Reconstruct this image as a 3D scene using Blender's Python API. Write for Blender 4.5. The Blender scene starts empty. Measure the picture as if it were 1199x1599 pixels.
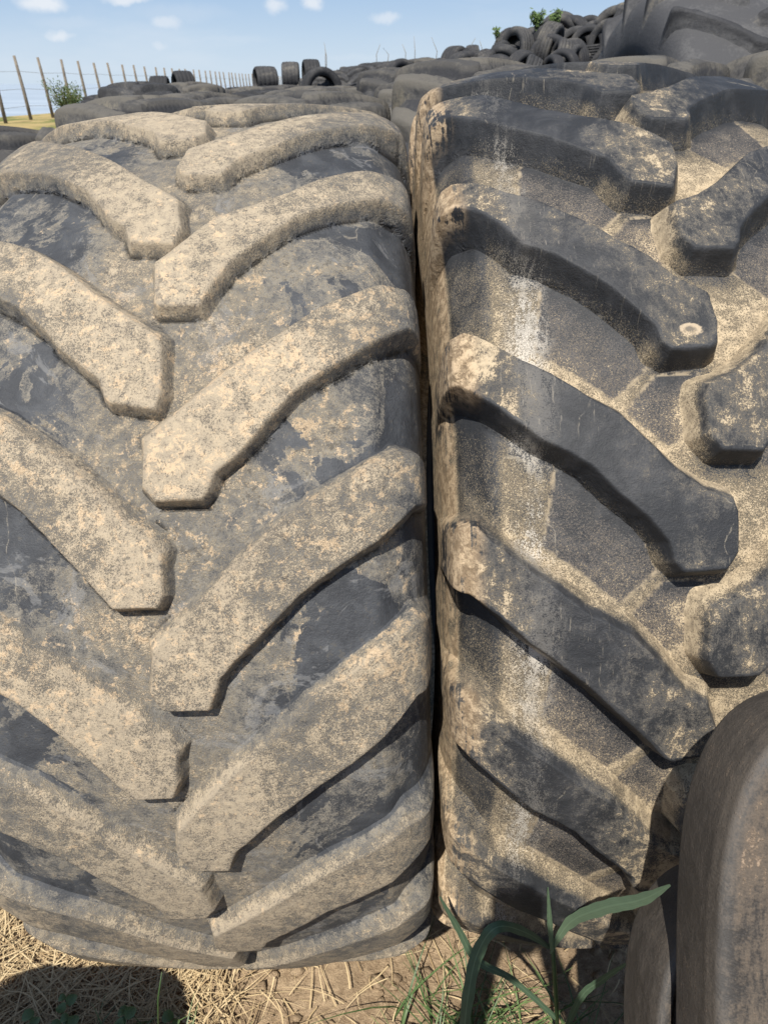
import bpy, bmesh, math, random
import numpy as np
from mathutils import Vector, Matrix, Euler
PI = math.pi
random.seed(7); RNG = np.random.default_rng(7)
S = bpy.context.scene; COL = S.collection

# ------------------------------------------------------------------ camera, light, exposure
FPX, PITCH = 1108.0, math.atan(670/1108.0)
cd = bpy.data.cameras.new('camera'); cam = bpy.data.objects.new('camera', cd); COL.objects.link(cam)
cam.location = (0, 0, 0); cam.rotation_euler = (PI/2-PITCH, 0, 0)
cd.sensor_fit = 'VERTICAL'; cd.sensor_height = 24; cd.sensor_width = 18
cd.lens = 24*FPX/1599.0; cd.clip_start = .01; cd.clip_end = 60000
cd.dof.use_dof = True; cd.dof.focus_distance = .95; cd.dof.aperture_fstop = 9
S.camera = cam
S.view_settings.view_transform = 'Standard'; S.view_settings.look = 'None'
S.view_settings.gamma = 1; S.view_settings.use_curve_mapping = False
S.view_settings.exposure = 0.42
SUNRAY = Vector((.2035, .5767, -.9789)).normalized()      # the way the light travels
SUN_EL = math.asin(-SUNRAY.z)
sl = bpy.data.lights.new('sun', 'SUN'); sl.energy = 5.0; sl.angle = math.radians(.53); sl.color = (1, .94, .84)
sun = bpy.data.objects.new('sun', sl); COL.objects.link(sun)
sun.rotation_euler = SUNRAY.to_track_quat('-Z', 'Y').to_euler()
W = bpy.data.worlds.new('World'); S.world = W; W.use_nodes = True
def px_dir(px, py):
    x = (px-599.5)/FPX; y = -(py-799.5)/FPX; c, s = math.cos(PITCH), math.sin(PITCH)
    return Vector((x, c+y*s, -s+y*c))
def at(px, py, Y):                                         # a point of the place at distance Y, by its bearing
    d = px_dir(px, py); return d*(Y/d.y)

class NT:                                                  # small node-graph helper
    def __init__(s, tree): s.t = tree; s.n = tree.nodes; s.l = tree.links
    def new(s, typ, **kw):
        n = s.n.new(typ)
        for k, v in kw.items(): setattr(n, k, v)
        return n
    def put(s, sock, v):
        if isinstance(v, bpy.types.NodeSocket): s.l.new(v, sock)
        elif isinstance(v, (tuple, list)) and len(v) == 3 and sock.type == 'RGBA': sock.default_value = (*v, 1)
        else: sock.default_value = v
    def math(s, op, a, b=0., c=0., clamp=False):
        n = s.new('ShaderNodeMath', operation=op, use_clamp=clamp)
        for i, v in enumerate((a, b, c)): s.put(n.inputs[i], v)
        return n.outputs[0]
    def mul(s, a, b): return s.math('MULTIPLY', a, b)
    def add(s, a, b): return s.math('ADD', a, b)
    def sub(s, a, b): return s.math('SUBTRACT', a, b)
    def step(s, v, lo, hi, a=0., b=1.):
        n = s.new('ShaderNodeMapRange', interpolation_type='SMOOTHSTEP')
        for k, x in zip(('Value', 'From Min', 'From Max', 'To Min', 'To Max'), (v, lo, hi, a, b)): s.put(n.inputs[k], x)
        return n.outputs[0]
    def mix(s, f, a, b, mode='MIX'):
        n = s.new('ShaderNodeMix', data_type='RGBA', blend_type=mode)
        s.put(n.inputs[0], f); s.put(n.inputs[6], a); s.put(n.inputs[7], b); return n.outputs[2]
    def noise(s, vec, scale, detail=4, rough=.6, dist=0., out=0, lac=2.):
        n = s.new('ShaderNodeTexNoise'); s.put(n.inputs['Vector'], vec)
        for k, x in (('Scale', scale), ('Detail', min(detail, 5)), ('Roughness', rough), ('Distortion', dist), ('Lacunarity', lac)): s.put(n.inputs[k], x)
        return n.outputs[out]
    def vmap(s, vec, loc=(0, 0, 0), sc=(1, 1, 1), rot=(0, 0, 0)):
        n = s.new('ShaderNodeMapping'); s.put(n.inputs[0], vec)
        n.inputs[1].default_value = loc; n.inputs[2].default_value = rot; n.inputs[3].default_value = sc; return n.outputs[0]
    def attr(s, name, out='Fac'):
        n = s.new('ShaderNodeAttribute', attribute_name=name); return n.outputs[out]
    def bump(s, h, dist, strength=1., normal=None):
        n = s.new('ShaderNodeBump'); s.put(n.inputs['Height'], h); n.inputs['Distance'].default_value = dist
        n.inputs['Strength'].default_value = strength
        if normal is not None: s.put(n.inputs['Normal'], normal)
        return n.outputs[0]
# sky: Nishita with a few small cumulus puffs
w = NT(W.node_tree); w.n.clear()
sky = w.new('ShaderNodeTexSky', sky_type='NISHITA', sun_disc=False)
sky.sun_elevation = SUN_EL; sky.sun_rotation = math.atan2(-SUNRAY.x, -SUNRAY.y); sky.altitude = 300; sky.dust_density = .6; sky.ozone_density = 1.5
tc = w.new('ShaderNodeTexCoord'); gen = tc.outputs['Generated']
wob = w.noise(gen, 34, 5, .6, out=1)
vm = w.new('ShaderNodeVectorMath', operation='MULTIPLY_ADD'); w.put(vm.inputs[0], wob); vm.inputs[1].default_value = (.03, .03, .018); w.put(vm.inputs[2], gen)
off = w.new('ShaderNodeVectorMath', operation='SUBTRACT'); w.put(off.inputs[0], vm.outputs[0]); off.inputs[1].default_value = (.015, .015, .009)
cl = 0.
for px, py, rx, rz, st in ((66, 4, .026, .009, 1.), (91, 54, .019, .006, .8), (262, 34, .018, .008, .6), (196, -2, .026, .006, .9), (432, 8, .015, .008, .8),
                           (486, 4, .012, .008, .9), (602, 26, .02, .006, .6), (248, 73, .014, .005, .45), (-60, 20, .03, .01, .9), (330, -40, .05, .012, 1.), (760, -60, .06, .014, .9),
                           (-300, -50, .09, .02, 1.), (1500, -80, .1, .025, 1.), (110, 36, .05, .007, .18), (350, 62, .06, .005, .15), (560, 90, .06, .004, .12), (280, 20, .06, .01, .16)):
    d = px_dir(px, py).normalized()
    v = w.new('ShaderNodeVectorMath', operation='SUBTRACT'); w.put(v.inputs[0], off.outputs[0]); v.inputs[1].default_value = d
    m = w.new('ShaderNodeVectorMath', operation='MULTIPLY'); w.put(m.inputs[0], v.outputs[0]); m.inputs[1].default_value = (1/rx, 1/rx, 1/rz)
    ln = w.new('ShaderNodeVectorMath', operation='LENGTH'); w.put(ln.inputs[0], m.outputs[0])
    cl = w.math('MAXIMUM', cl, w.step(ln.outputs['Value'], .25, 1.25, st, 0.))
veil = w.step(w.noise(w.vmap(gen, sc=(1, 1, 4)), 3.2, 5, .6), .46, .8, 0., .35)
cl = w.math('MAXIMUM', cl, veil)
sz = w.new('ShaderNodeSeparateXYZ'); w.put(sz.inputs[0], gen)
air = w.mix(w.step(sz.outputs[2], -.01, .13), (5.2, 6.3, 7.5), (2.9, 4.4, 6.6))
skyc = w.mix(w.step(sz.outputs[2], .10, .32, .9, .0), sky.outputs[0], air)
skyc = w.mix(w.mul(cl, .85), skyc, (7.3, 7.6, 8.0))
bg = w.new('ShaderNodeBackground'); w.put(bg.inputs[0], skyc); bg.inputs[1].default_value = .088
wo = w.new('ShaderNodeOutputWorld'); w.l.new(bg.outputs[0], wo.inputs[0])

# ------------------------------------------------------------------ materials
def material(name):
    m = bpy.data.materials.new(name); m.use_nodes = True; t = NT(m.node_tree)
    return m, t, m.node_tree.nodes['Principled BSDF']
def simple(name, c1, c2, scale=8, rough=.8, bump=.002, bscale=60):
    m, t, b = material(name); o = t.new('ShaderNodeTexCoord').outputs['Object']
    n = t.noise(o, scale, 6, .65)
    t.put(b.inputs['Base Color'], t.mix(t.step(n, .35, .65), c1, c2)); b.inputs['Roughness'].default_value = rough
    b.inputs['Specular IOR Level'].default_value = .25
    t.put(b.inputs['Normal'], t.bump(t.noise(o, bscale, 6, .7), bump)); return m
DUST = (.420, .345, .245); DUST2 = (.330, .275, .203); FILM = (.118, .122, .128); RUB = (.036, .038, .043)

def rubber(name, kind):
    """dusty weathered tyre rubber; tc = (arc, s, drop) of the tread, g = lug height, sd = distance to the nearest lug, pad = clean pads"""
    m, t, b = material(name)
    o = t.new('ShaderNodeTexCoord').outputs['Object']
    tcv = t.attr('tc', 'Vector'); sx = t.new('ShaderNodeSeparateXYZ'); t.put(sx.inputs[0], tcv)
    s = sx.outputs[1]; absu = t.math('ABSOLUTE', s)
    g = t.attr('g'); sd = t.attr('sd'); pad = t.attr('pad')
    big = t.noise(o, 5.5, 3, .55, .4); med = t.noise(o, 17, 6, .68, .6); fine = t.noise(o, 75, 6, .72, .3); spk = t.noise(o, 420, 3, .7); spk2 = t.noise(o, 900, 2, .6)
    streak = t.noise(t.vmap(tcv, sc=(5, 130, 1)), 1, 5, .65, .3)
    side = t.step(absu, .29, .33)
    n = t.add(t.mul(t.sub(big, .5), 1.25), t.add(t.mul(t.sub(med, .5), 1.5), t.mul(t.sub(fine, .5), 1.1)))
    line = t.mul(t.mul(t.mul(pad, t.sub(1., pad)), 4.), t.step(fine, .40, .55))
    if kind == 'left':
        grain = t.add(t.sub(spk, .5), t.sub(spk2, .5))
        cen = t.step(absu, .06, .20, 1., 0.); lug = t.step(g, .25, .8)
        dark = t.mul(t.mul(t.step(t.add(t.noise(o, 6.5, 6, .6, .9), t.mul(t.sub(fine, .5), .20)), .50, .525), t.step(absu, .07, .17)), t.sub(1., t.step(g, .1, .4)))
        D = t.add(t.add(t.mul(lug, .34), t.mul(cen, .22)), t.add(t.mul(n, .8), .28))
        D = t.sub(t.sub(D, t.mul(t.step(absu, .26, .30), .25)), t.mul(dark, .75))
        d1 = t.step(t.add(D, t.mul(grain, 1.1)), -.05, .42)            # thin grey-brown film
        patch = t.noise(o, 11, 7, .72, .7); tanp = t.add(t.add(D, t.mul(lug, .07)), t.mul(t.sub(patch, .5), .65))
        d2 = t.step(t.add(tanp, t.mul(grain, 1.35)), .40, .86)             # tan dust that grips the grain
        band = t.mul(t.step(sx.outputs[0], .12, .36), t.step(sx.outputs[0], .75, .98, 1., 0.))
        fl = t.add(t.add(t.noise(o, 58, 8, .82, .25), t.mul(t.add(n, t.mul(lug, .15)), .16)), t.sub(t.mul(band, .06), .062))
        flake = t.step(fl, .575, .60)
        base = t.mix(t.step(med, .35, .7), (.034, .037, .043), (.066, .071, .080))
        c = t.mix(t.mul(d1, .80), base, t.mix(t.step(t.add(fine, t.mul(n, .25)), .38, .62), (.170, .160, .142), (.262, .238, .196)))
        c = t.mix(t.mul(d2, .80), c, t.mix(t.step(t.add(fine, t.mul(grain, .5)), .38, .62), DUST2, DUST))
        c = t.mix(t.mul(t.mul(flake, t.step(D, .1, .4)), .80), c, (.52, .395, .26))
        pit = t.step(t.add(t.noise(o, 120, 6, .78), t.mul(t.sub(med, .5), .5)), .60, .63)
        c = t.mix(t.mul(pit, .62), c, (.085, .08, .072))
        rub = t.mul(t.step(t.math('ABSOLUTE', t.add(sd, .002)), .0, .006, 1., 0.), t.step(t.add(fine, t.mul(t.sub(med, .5), .8)), .46, .56))
        c = t.mix(t.mul(rub, .30), c, (.12, .11, .098))               # edges rubbed back to rubber
        pale = t.step(t.noise(o, 9, 7, .74, 1.4), .57, .62)
        c = t.mix(t.mul(t.mul(pale, t.step(g, .5, .0)), .30), c, (.27, .27, .27))
    elif kind == 'right':
        grain = t.add(t.sub(spk, .5), t.mul(t.sub(spk2, .5), 1.2))
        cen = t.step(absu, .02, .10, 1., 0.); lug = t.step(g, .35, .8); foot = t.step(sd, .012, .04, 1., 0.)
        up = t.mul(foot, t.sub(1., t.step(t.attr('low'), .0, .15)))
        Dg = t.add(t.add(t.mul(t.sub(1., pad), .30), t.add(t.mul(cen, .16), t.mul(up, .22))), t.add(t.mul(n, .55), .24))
        tip = t.attr('wear')
        Dl = t.add(t.add(t.mul(n, 1.25), t.mul(t.sub(t.noise(t.vmap(tcv, sc=(26, 90, 1), rot=(0, 0, .5)), 1, 6, .75), .5), 1.1)), t.add(-.26, t.add(t.mul(t.step(absu, .19, .25), .62), t.mul(tip, .62))))
        D = t.add(t.mul(Dg, t.sub(1., lug)), t.mul(Dl, lug))
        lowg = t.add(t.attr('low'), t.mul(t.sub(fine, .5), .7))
        D = t.sub(D, t.mul(t.step(lowg, .05, .8), .75))                  # darker along the lower side of each lug
        band_ = t.mul(t.mul(t.step(t.math('MULTIPLY', s, -1.), .238, .252), t.step(t.math('MULTIPLY', s, -1.), .300, .312, 1., 0.)), t.sub(1., lug))
        D = t.sub(D, t.mul(band_, .50)); D = t.add(D, t.mul(t.mul(lug, t.step(sx.outputs[0], .02, .30, 1., 0.)), .30))
        gm = t.mix(lug, (1.9, 1.9, 1.9), (1.0, 1.0, 1.0)); sg = t.new('ShaderNodeSeparateXYZ'); t.put(sg.inputs[0], gm); gg_ = t.mul(grain, sg.outputs[0])
        d1 = t.step(t.add(D, gg_), .0, .46); d2 = t.step(t.add(D, gg_), .44, .76)
        base = t.mix(t.step(med, .4, .7), (.022, .024, .028), (.046, .048, .053))
        c = t.mix(t.mul(d1, .74), base, t.mix(lug, t.mix(pad, (.24, .20, .14), (.17, .15, .132)), (.12, .112, .10)))
        c = t.mix(t.mul(d2, .86), c, t.mix(t.step(fine, .42, .6), (.34, .275, .19), (.50, .405, .275)))
        c = t.mix(t.mul(line, .6), c, (.42, .34, .23))
        wx = t.add(s, t.mul(t.sub(t.noise(o, 9, 5, .75), .5), .05))
        chalk = t.add(t.noise(t.vmap(tcv, sc=(60, 130, 1)), 1, 7, .8, .5), t.add(t.mul(t.sub(big, .5), .9), t.mul(grain, .7)))
        wk = t.mul(t.step(t.math('ABSOLUTE', t.add(wx, .206)), .004, .038, 1., 0.), t.step(t.add(chalk, t.mul(t.step(t.math('ABSOLUTE', t.add(wx, .206)), .0, .014, 1., 0.), .12)), .50, .58))
        c = t.mix(t.mul(wk, t.mul(t.sub(.88, t.mul(lug, .74)), t.step(t.noise(t.vmap(tcv, sc=(9, 3, 1)), 1, 3, .6), .36, .56, .35, 1.))), c, (.50, .465, .41))   # pale dried run-off streak
        clay = t.mul(t.math('MAXIMUM', t.step(t.math('MULTIPLY', s, -1.), .306, .318), t.mul(lug, t.step(t.math('MULTIPLY', s, -1.), .262, .285))), t.step(t.add(n, t.mul(t.sub(streak, .5), 1.6)), -.22, -.02))
        c = t.mix(t.mul(clay, .85), c, t.mix(t.step(fine, .42, .6), (.25, .18, .11), (.50, .38, .25)))
        wv2 = t.new('ShaderNodeVectorMath', operation='DISTANCE'); t.put(wv2.inputs[0], t.vmap(tcv, sc=(1.7, 1, 1))); wv2.inputs[1].default_value = (.7035*1.7, -.024, 0)
        rg = t.add(wv2.outputs['Value'], t.mul(t.sub(fine, .5), .012)); ring = t.mul(t.step(rg, .012, .0145, 1., 0.), t.step(rg, .004, .009, .25, 1.))
        c = t.mix(t.mul(t.mul(ring, .85), t.step(g, .7, .95)), c, (.46, .37, .26))    # chunk worn off the lug's nose
        sc2 = t.mul(t.mul(t.step(t.noise(t.vmap(tcv, sc=(30, 240, 1), rot=(0, 0, -.6)), 1, 5, .7), .60, .66), lug), t.step(big, .45, .6))
        c = t.mix(t.mul(sc2, .4), c, (.34, .30, .24))
    else:                                                               # front tyres: brown, streaked round the tread
        grain = t.add(t.mul(t.sub(spk, .5), 1.2), t.mul(t.sub(t.noise(t.vmap(tcv, sc=(60, 320, 1)), 1, 4, .7), .5), 1.6))
        D = t.add(t.add(t.mul(t.step(absu, .015, .075, .75, .25), 1.), t.mul(n, .8)), t.mul(t.sub(streak, .5), .75))
        d1 = t.step(t.add(D, t.mul(grain, .8)), .0, .55); d2 = t.step(t.add(D, t.mul(grain, .9)), .52, .90)
        c = t.mix(t.mul(d1, .85), (.030, .028, .027), (.118, .096, .076))
        c = t.mix(t.mul(d2, .8), c, (.33, .245, .175))
        rd = t.step(t.math('ABSOLUTE', t.sub(absu, .068)), .0, .008, 1., 0.)
        c = t.mix(t.mul(t.step(absu, .066, .074), .70), c, (.056, .048, .040)); c = t.mix(t.mul(rd, .30), c, (.15, .145, .14))
    if kind in ('left', 'right'):
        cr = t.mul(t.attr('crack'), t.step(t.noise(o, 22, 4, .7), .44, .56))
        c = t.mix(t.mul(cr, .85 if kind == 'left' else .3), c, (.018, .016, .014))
        scr = t.new('ShaderNodeTexVoronoi', feature='DISTANCE_TO_EDGE'); wv = t.new('ShaderNodeVectorMath', operation='MULTIPLY_ADD'); t.put(wv.inputs[0], t.noise(o, 6, 4, .6, out=1)); wv.inputs[1].default_value = (.12, .12, .12); t.put(wv.inputs[2], tcv)
        t.put(scr.inputs['Vector'], t.vmap(wv.outputs[0], sc=(2.2, 8, 1), rot=(0, 0, .25)))
        scr.inputs['Scale'].default_value = 1.
        sl_ = t.mul(t.mul(t.step(scr.outputs['Distance'], .0, .007, 1., 0.), t.step(t.noise(o, 7, 3, .6), .55, .6)), t.step(fine, .42, .56))
        c = t.mix(t.mul(sl_, .38), c, (.42, .37, .29))
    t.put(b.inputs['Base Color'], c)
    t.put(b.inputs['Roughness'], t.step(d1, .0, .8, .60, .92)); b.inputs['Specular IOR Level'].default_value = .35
    h = t.add(t.mul(fine, .95), t.add(t.mul(spk, .45), t.add(t.mul(d2, .42), t.mul(med, .35))))
    nb = t.bump(h, .0022 if kind == 'left' else .0018, .9)
    if kind in ('left', 'right'): nb = t.bump(t.mul(cr, -1.), .004 if kind == 'left' else .0012, 1., nb)
    t.put(b.inputs['Normal'], nb)
    return m
def far_rubber(name, c1, c2, c3, cl=None):
    m, t, b = material(name); o = t.new('ShaderNodeTexCoord').outputs['Object']
    rnd = t.new('ShaderNodeObjectInfo').outputs['Random']
    nz = t.add(t.noise(o, 5, 6, .7), t.mul(t.sub(t.noise(o, 60, 4, .7), .5), .5))
    nz = t.add(nz, t.mul(t.sub(rnd, .5), .25))
    c = t.mix(t.step(nz, .38, .62), c1, c2); c = t.mix(t.step(nz, .60, .78), c, c3)
    if cl: c = t.mix(t.mul(t.step(t.attr('g'), .45, .8), t.step(nz, .38, .58, .35, .9)), c, cl)
    t.put(b.inputs['Base Color'], c); b.inputs['Roughness'].default_value = .8; b.inputs['Specular IOR Level'].default_value = .3
    t.put(b.inputs['Normal'], t.bump(t.noise(o, 50, 6, .7), .004)); return m
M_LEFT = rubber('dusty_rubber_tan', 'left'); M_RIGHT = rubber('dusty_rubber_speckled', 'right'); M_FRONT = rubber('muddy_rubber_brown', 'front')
M_FAR = far_rubber('weathered_rubber', (.032, .033, .037), (.078, .075, .072), (.16, .145, .115), (.105, .098, .086))
M_DARK = far_rubber('dark_rubber', (.028, .029, .032), (.055, .055, .057), (.12, .112, .10))
M_GREY = far_rubber('grey_rubber', (.060, .061, .066), (.092, .092, .095), (.15, .14, .125), (.028, .029, .033))
M_INNER = simple('inner_liner_rubber', (.02, .02, .022), (.04, .038, .036), 6)

# ------------------------------------------------------------------ mesh helpers
def mesh_np(name, V, F, mat, attrs=None, smooth=True):
    me = bpy.data.meshes.new(name); V = np.asarray(V, np.float32); F = np.asarray(F, np.int32); k = F.shape[1]
    me.vertices.add(len(V)); me.vertices.foreach_set('co', V.ravel())
    me.loops.add(F.size); me.loops.foreach_set('vertex_index', F.ravel())
    me.polygons.add(len(F)); me.polygons.foreach_set('loop_start', np.arange(0, F.size, k, dtype=np.int32))
    if smooth: me.polygons.foreach_set('use_smooth', np.ones(len(F), bool))
    for nm, a in (attrs or {}).items():
        a = np.asarray(a, np.float32)
        if a.ndim == 2: me.attributes.new(nm, 'FLOAT_VECTOR', 'POINT').data.foreach_set('vector', a.ravel())
        else: me.attributes.new(nm, 'FLOAT', 'POINT').data.foreach_set('value', a.ravel())
    me.materials.append(mat); me.update(calc_edges=True); me.validate(); return me
def link(name, me, parent=None, **props):
    o = bpy.data.objects.new(name, me); COL.objects.link(o); o.parent = parent
    for k, v in props.items(): o[k] = v
    return o
def thing(name, label, cat, loc=(0, 0, 0), rot=(0, 0, 0), group=None):
    o = bpy.data.objects.new(name, None); COL.objects.link(o); o.location = loc; o.rotation_euler = rot; o.empty_display_size = .1
    o['label'] = label; o['category'] = cat
    if group: o['group'] = group
    return o
def copy_thing(src, label=None, loc=None, rot=None, scale=None, group=None):
    r = src.copy(); COL.objects.link(r)
    if label: r['label'] = label
    if group: r['group'] = group
    if loc is not None: r.location = loc
    if rot is not None: r.rotation_euler = rot
    if scale is not None: r.scale = scale
    for ch in list(src.children):
        c = ch.copy(); COL.objects.link(c); c.parent = r
    return r
def grid_faces(nr, nc, wrap=False):
    i = np.arange(nr if wrap else nr-1)[:, None]; j = np.arange(nc-1)[None]
    a = i*nc+j; b2 = i*nc+j+1; i2 = (i+1) % nr; c = i2*nc+j+1; d = i2*nc+j
    return np.stack([a, b2, c, d], -1).reshape(-1, 4)
def vnoise(P, sc, seed=0, octv=3):                        # value noise for real relief
    P = np.asarray(P)*sc; out = np.zeros(P.shape[:-1]); amp = 1.
    for k in range(octv):
        q = P*(2.03**k)+seed*17.3+k*5.1; i = np.floor(q).astype(np.int64); f = q-i; f = f*f*(3-2*f); r = 0
        for dx in (0, 1):
            for dy in (0, 1):
                for dz in (0, 1):
                    h = ((i[..., 0]+dx)*73856093 ^ (i[..., 1]+dy)*19349663 ^ (i[..., 2]+dz)*83492791) & 0xffffff
                    h = (h*1103515245+12345 & 0x7fffffff)/0x7fffffff
                    r = r+h*(f[..., 0] if dx else 1-f[..., 0])*(f[..., 1] if dy else 1-f[..., 1])*(f[..., 2] if dz else 1-f[..., 2])
        out += amp*(r-.5); amp *= .5
    return out
def poly_sd(x, y, P):                                     # signed distance to polygon P, negative inside
    P = np.asarray(P); n = len(P); d = np.full(x.shape, 1e9); ins = np.zeros(x.shape, bool)
    for k in range(n):
        ax, ay = P[k]; bx, by = P[(k+1) % n]; ex, ey = bx-ax, by-ay; wx, wy = x-ax, y-ay
        tt = np.clip((wx*ex+wy*ey)/(ex*ex+ey*ey+1e-12), 0, 1); d = np.minimum(d, (wx-ex*tt)**2+(wy-ey*tt)**2)
        c = (ay > y) != (by > y); ins ^= c & (x < (bx-ax)*(y-ay)/(by-ay+1e-12)+ax)
    return np.where(ins, -1, 1)*np.sqrt(d)
def curve_tab(pts, sg=7.):
    s = np.linspace(0, .64, 641); q = np.array(pts); out = []
    for k in (1, 2):
        v = np.interp(s, q[:, 0], q[:, k]); pad = np.concatenate([(-v if k == 1 else v)[1:25][::-1], v, np.full(24, v[-1])])
        ker = np.exp(-.5*(np.arange(-24, 25)/sg)**2); ker /= ker.sum(); out.append(np.convolve(pad, ker, 'valid'))
    return s, out[0], out[1]
CAS = curve_tab([(0, 0, .043), (.20, .20, .047), (.255, .252, .054), (.297, .284, .088), (.34, .298, .125), (.38, .304, .165), (.45, .307, .24), (.52, .299, .31), (.58, .275, .36), (.62, .25, .385), (.64, .236, .39)], 4.5)
OUT = curve_tab([(0, 0, 0), (.20, .20, 0), (.28, .28, .001), (.300, .299, .008), (.315, .305, .022), (.34, .307, .046), (.38, .308, .085), (.45, .309, .20), (.52, .299, .31), (.58, .275, .36), (.62, .25, .385), (.64, .236, .39)], 4.)

class Tread:
    def __init__(s, R, drop, depth=1., wall=.022, seed=0, soft=.3, wscale=1., rim=.2, upw=.4, wl=0., wr=0., lift=0., low=0.):
        s.wl, s.wr, s.lift, s.low = wl, wr, lift, low
        s.rim, s.upw = rim, upw
        s.R, s.drop, s.depth, s.wall, s.seed, s.soft, s.ws = R, drop, depth, wall, seed, soft, wscale
    def profile(s, tab, ss):
        a = np.abs(ss); u = np.interp(a, tab[0], tab[1])*np.sign(ss)*s.ws; q = np.clip((a-.17)/.14, 0, 1)**1.5; u = u+q*np.where(ss < 0, -s.wl, s.wr); d = np.interp(a, tab[0], tab[2])
        return u, d+s.drop*np.minimum(1, (a/.308))**2
    def xyz(s, th, ss, g, rel=None):
        uc, dc = s.profile(CAS, ss); uo, do = s.profile(OUT, ss)
        k = g*s.depth; u = uc+(uo-uc)*k; d = dc+(do-dc)*k; r = s.R-d
        t2 = (th+PI/2) % (2*PI)-PI/2; r = r+s.lift*np.exp(-((t2-1.75)/.42)**2)+s.low*np.exp(-((t2+.72)/.38)**2)   # slightly out of round
        if rel is not None: r = r+rel
        P = np.stack([u, -r*np.cos(th), r*np.sin(th)], -1)
        nz = .0016*vnoise(P, 6, s.seed)+.0005*vnoise(P, 40, s.seed+3)
        nr = np.stack([np.zeros_like(u), -np.cos(th), np.sin(th)], -1)
        return P+nr*nz[..., None]
    def gfun(s, sd):
        h = 1-sd/s.wall; k = s.soft
        q = s.rim; a = np.clip(.5+.5*(h-1)/q, 0, 1); h = h*(1-a)+1*a-q*a*(1-a)         # rounded rim
        b2 = np.clip(.5-.5*h/(k*1.2), 0, 1); h = h*(1-b2)+0*b2+k*1.2*b2*(1-b2)   # filleted foot
        return np.clip(h, 0, 1)
def extend(poly, sgn):                                    # carry a lug outline over the shoulder
    P = [(t_, min(.30, abs(u))*sgn if abs(u) > .27 and u*sgn > 0 else u) for t_, u in poly]
    fl = [abs(u) > .27 and u*sgn > 0 for _, u in P]; n = len(P)
    run = [i for i in range(n) if fl[i]]
    if not run: return P
    st = [i for i in run if not fl[i-1]][0]; k = 0
    while fl[(st+k) % n]: k += 1
    a, b2 = P[st], P[(st+k-1) % n]
    Q = [P[(st+k+i) % n] for i in range(n-k)]
    lo, hi = (a, b2)
    return Q+[lo, (lo[0]*.85+hi[0]*.15, .395*sgn), (hi[0]*.85+lo[0]*.15, .395*sgn), hi]
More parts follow.
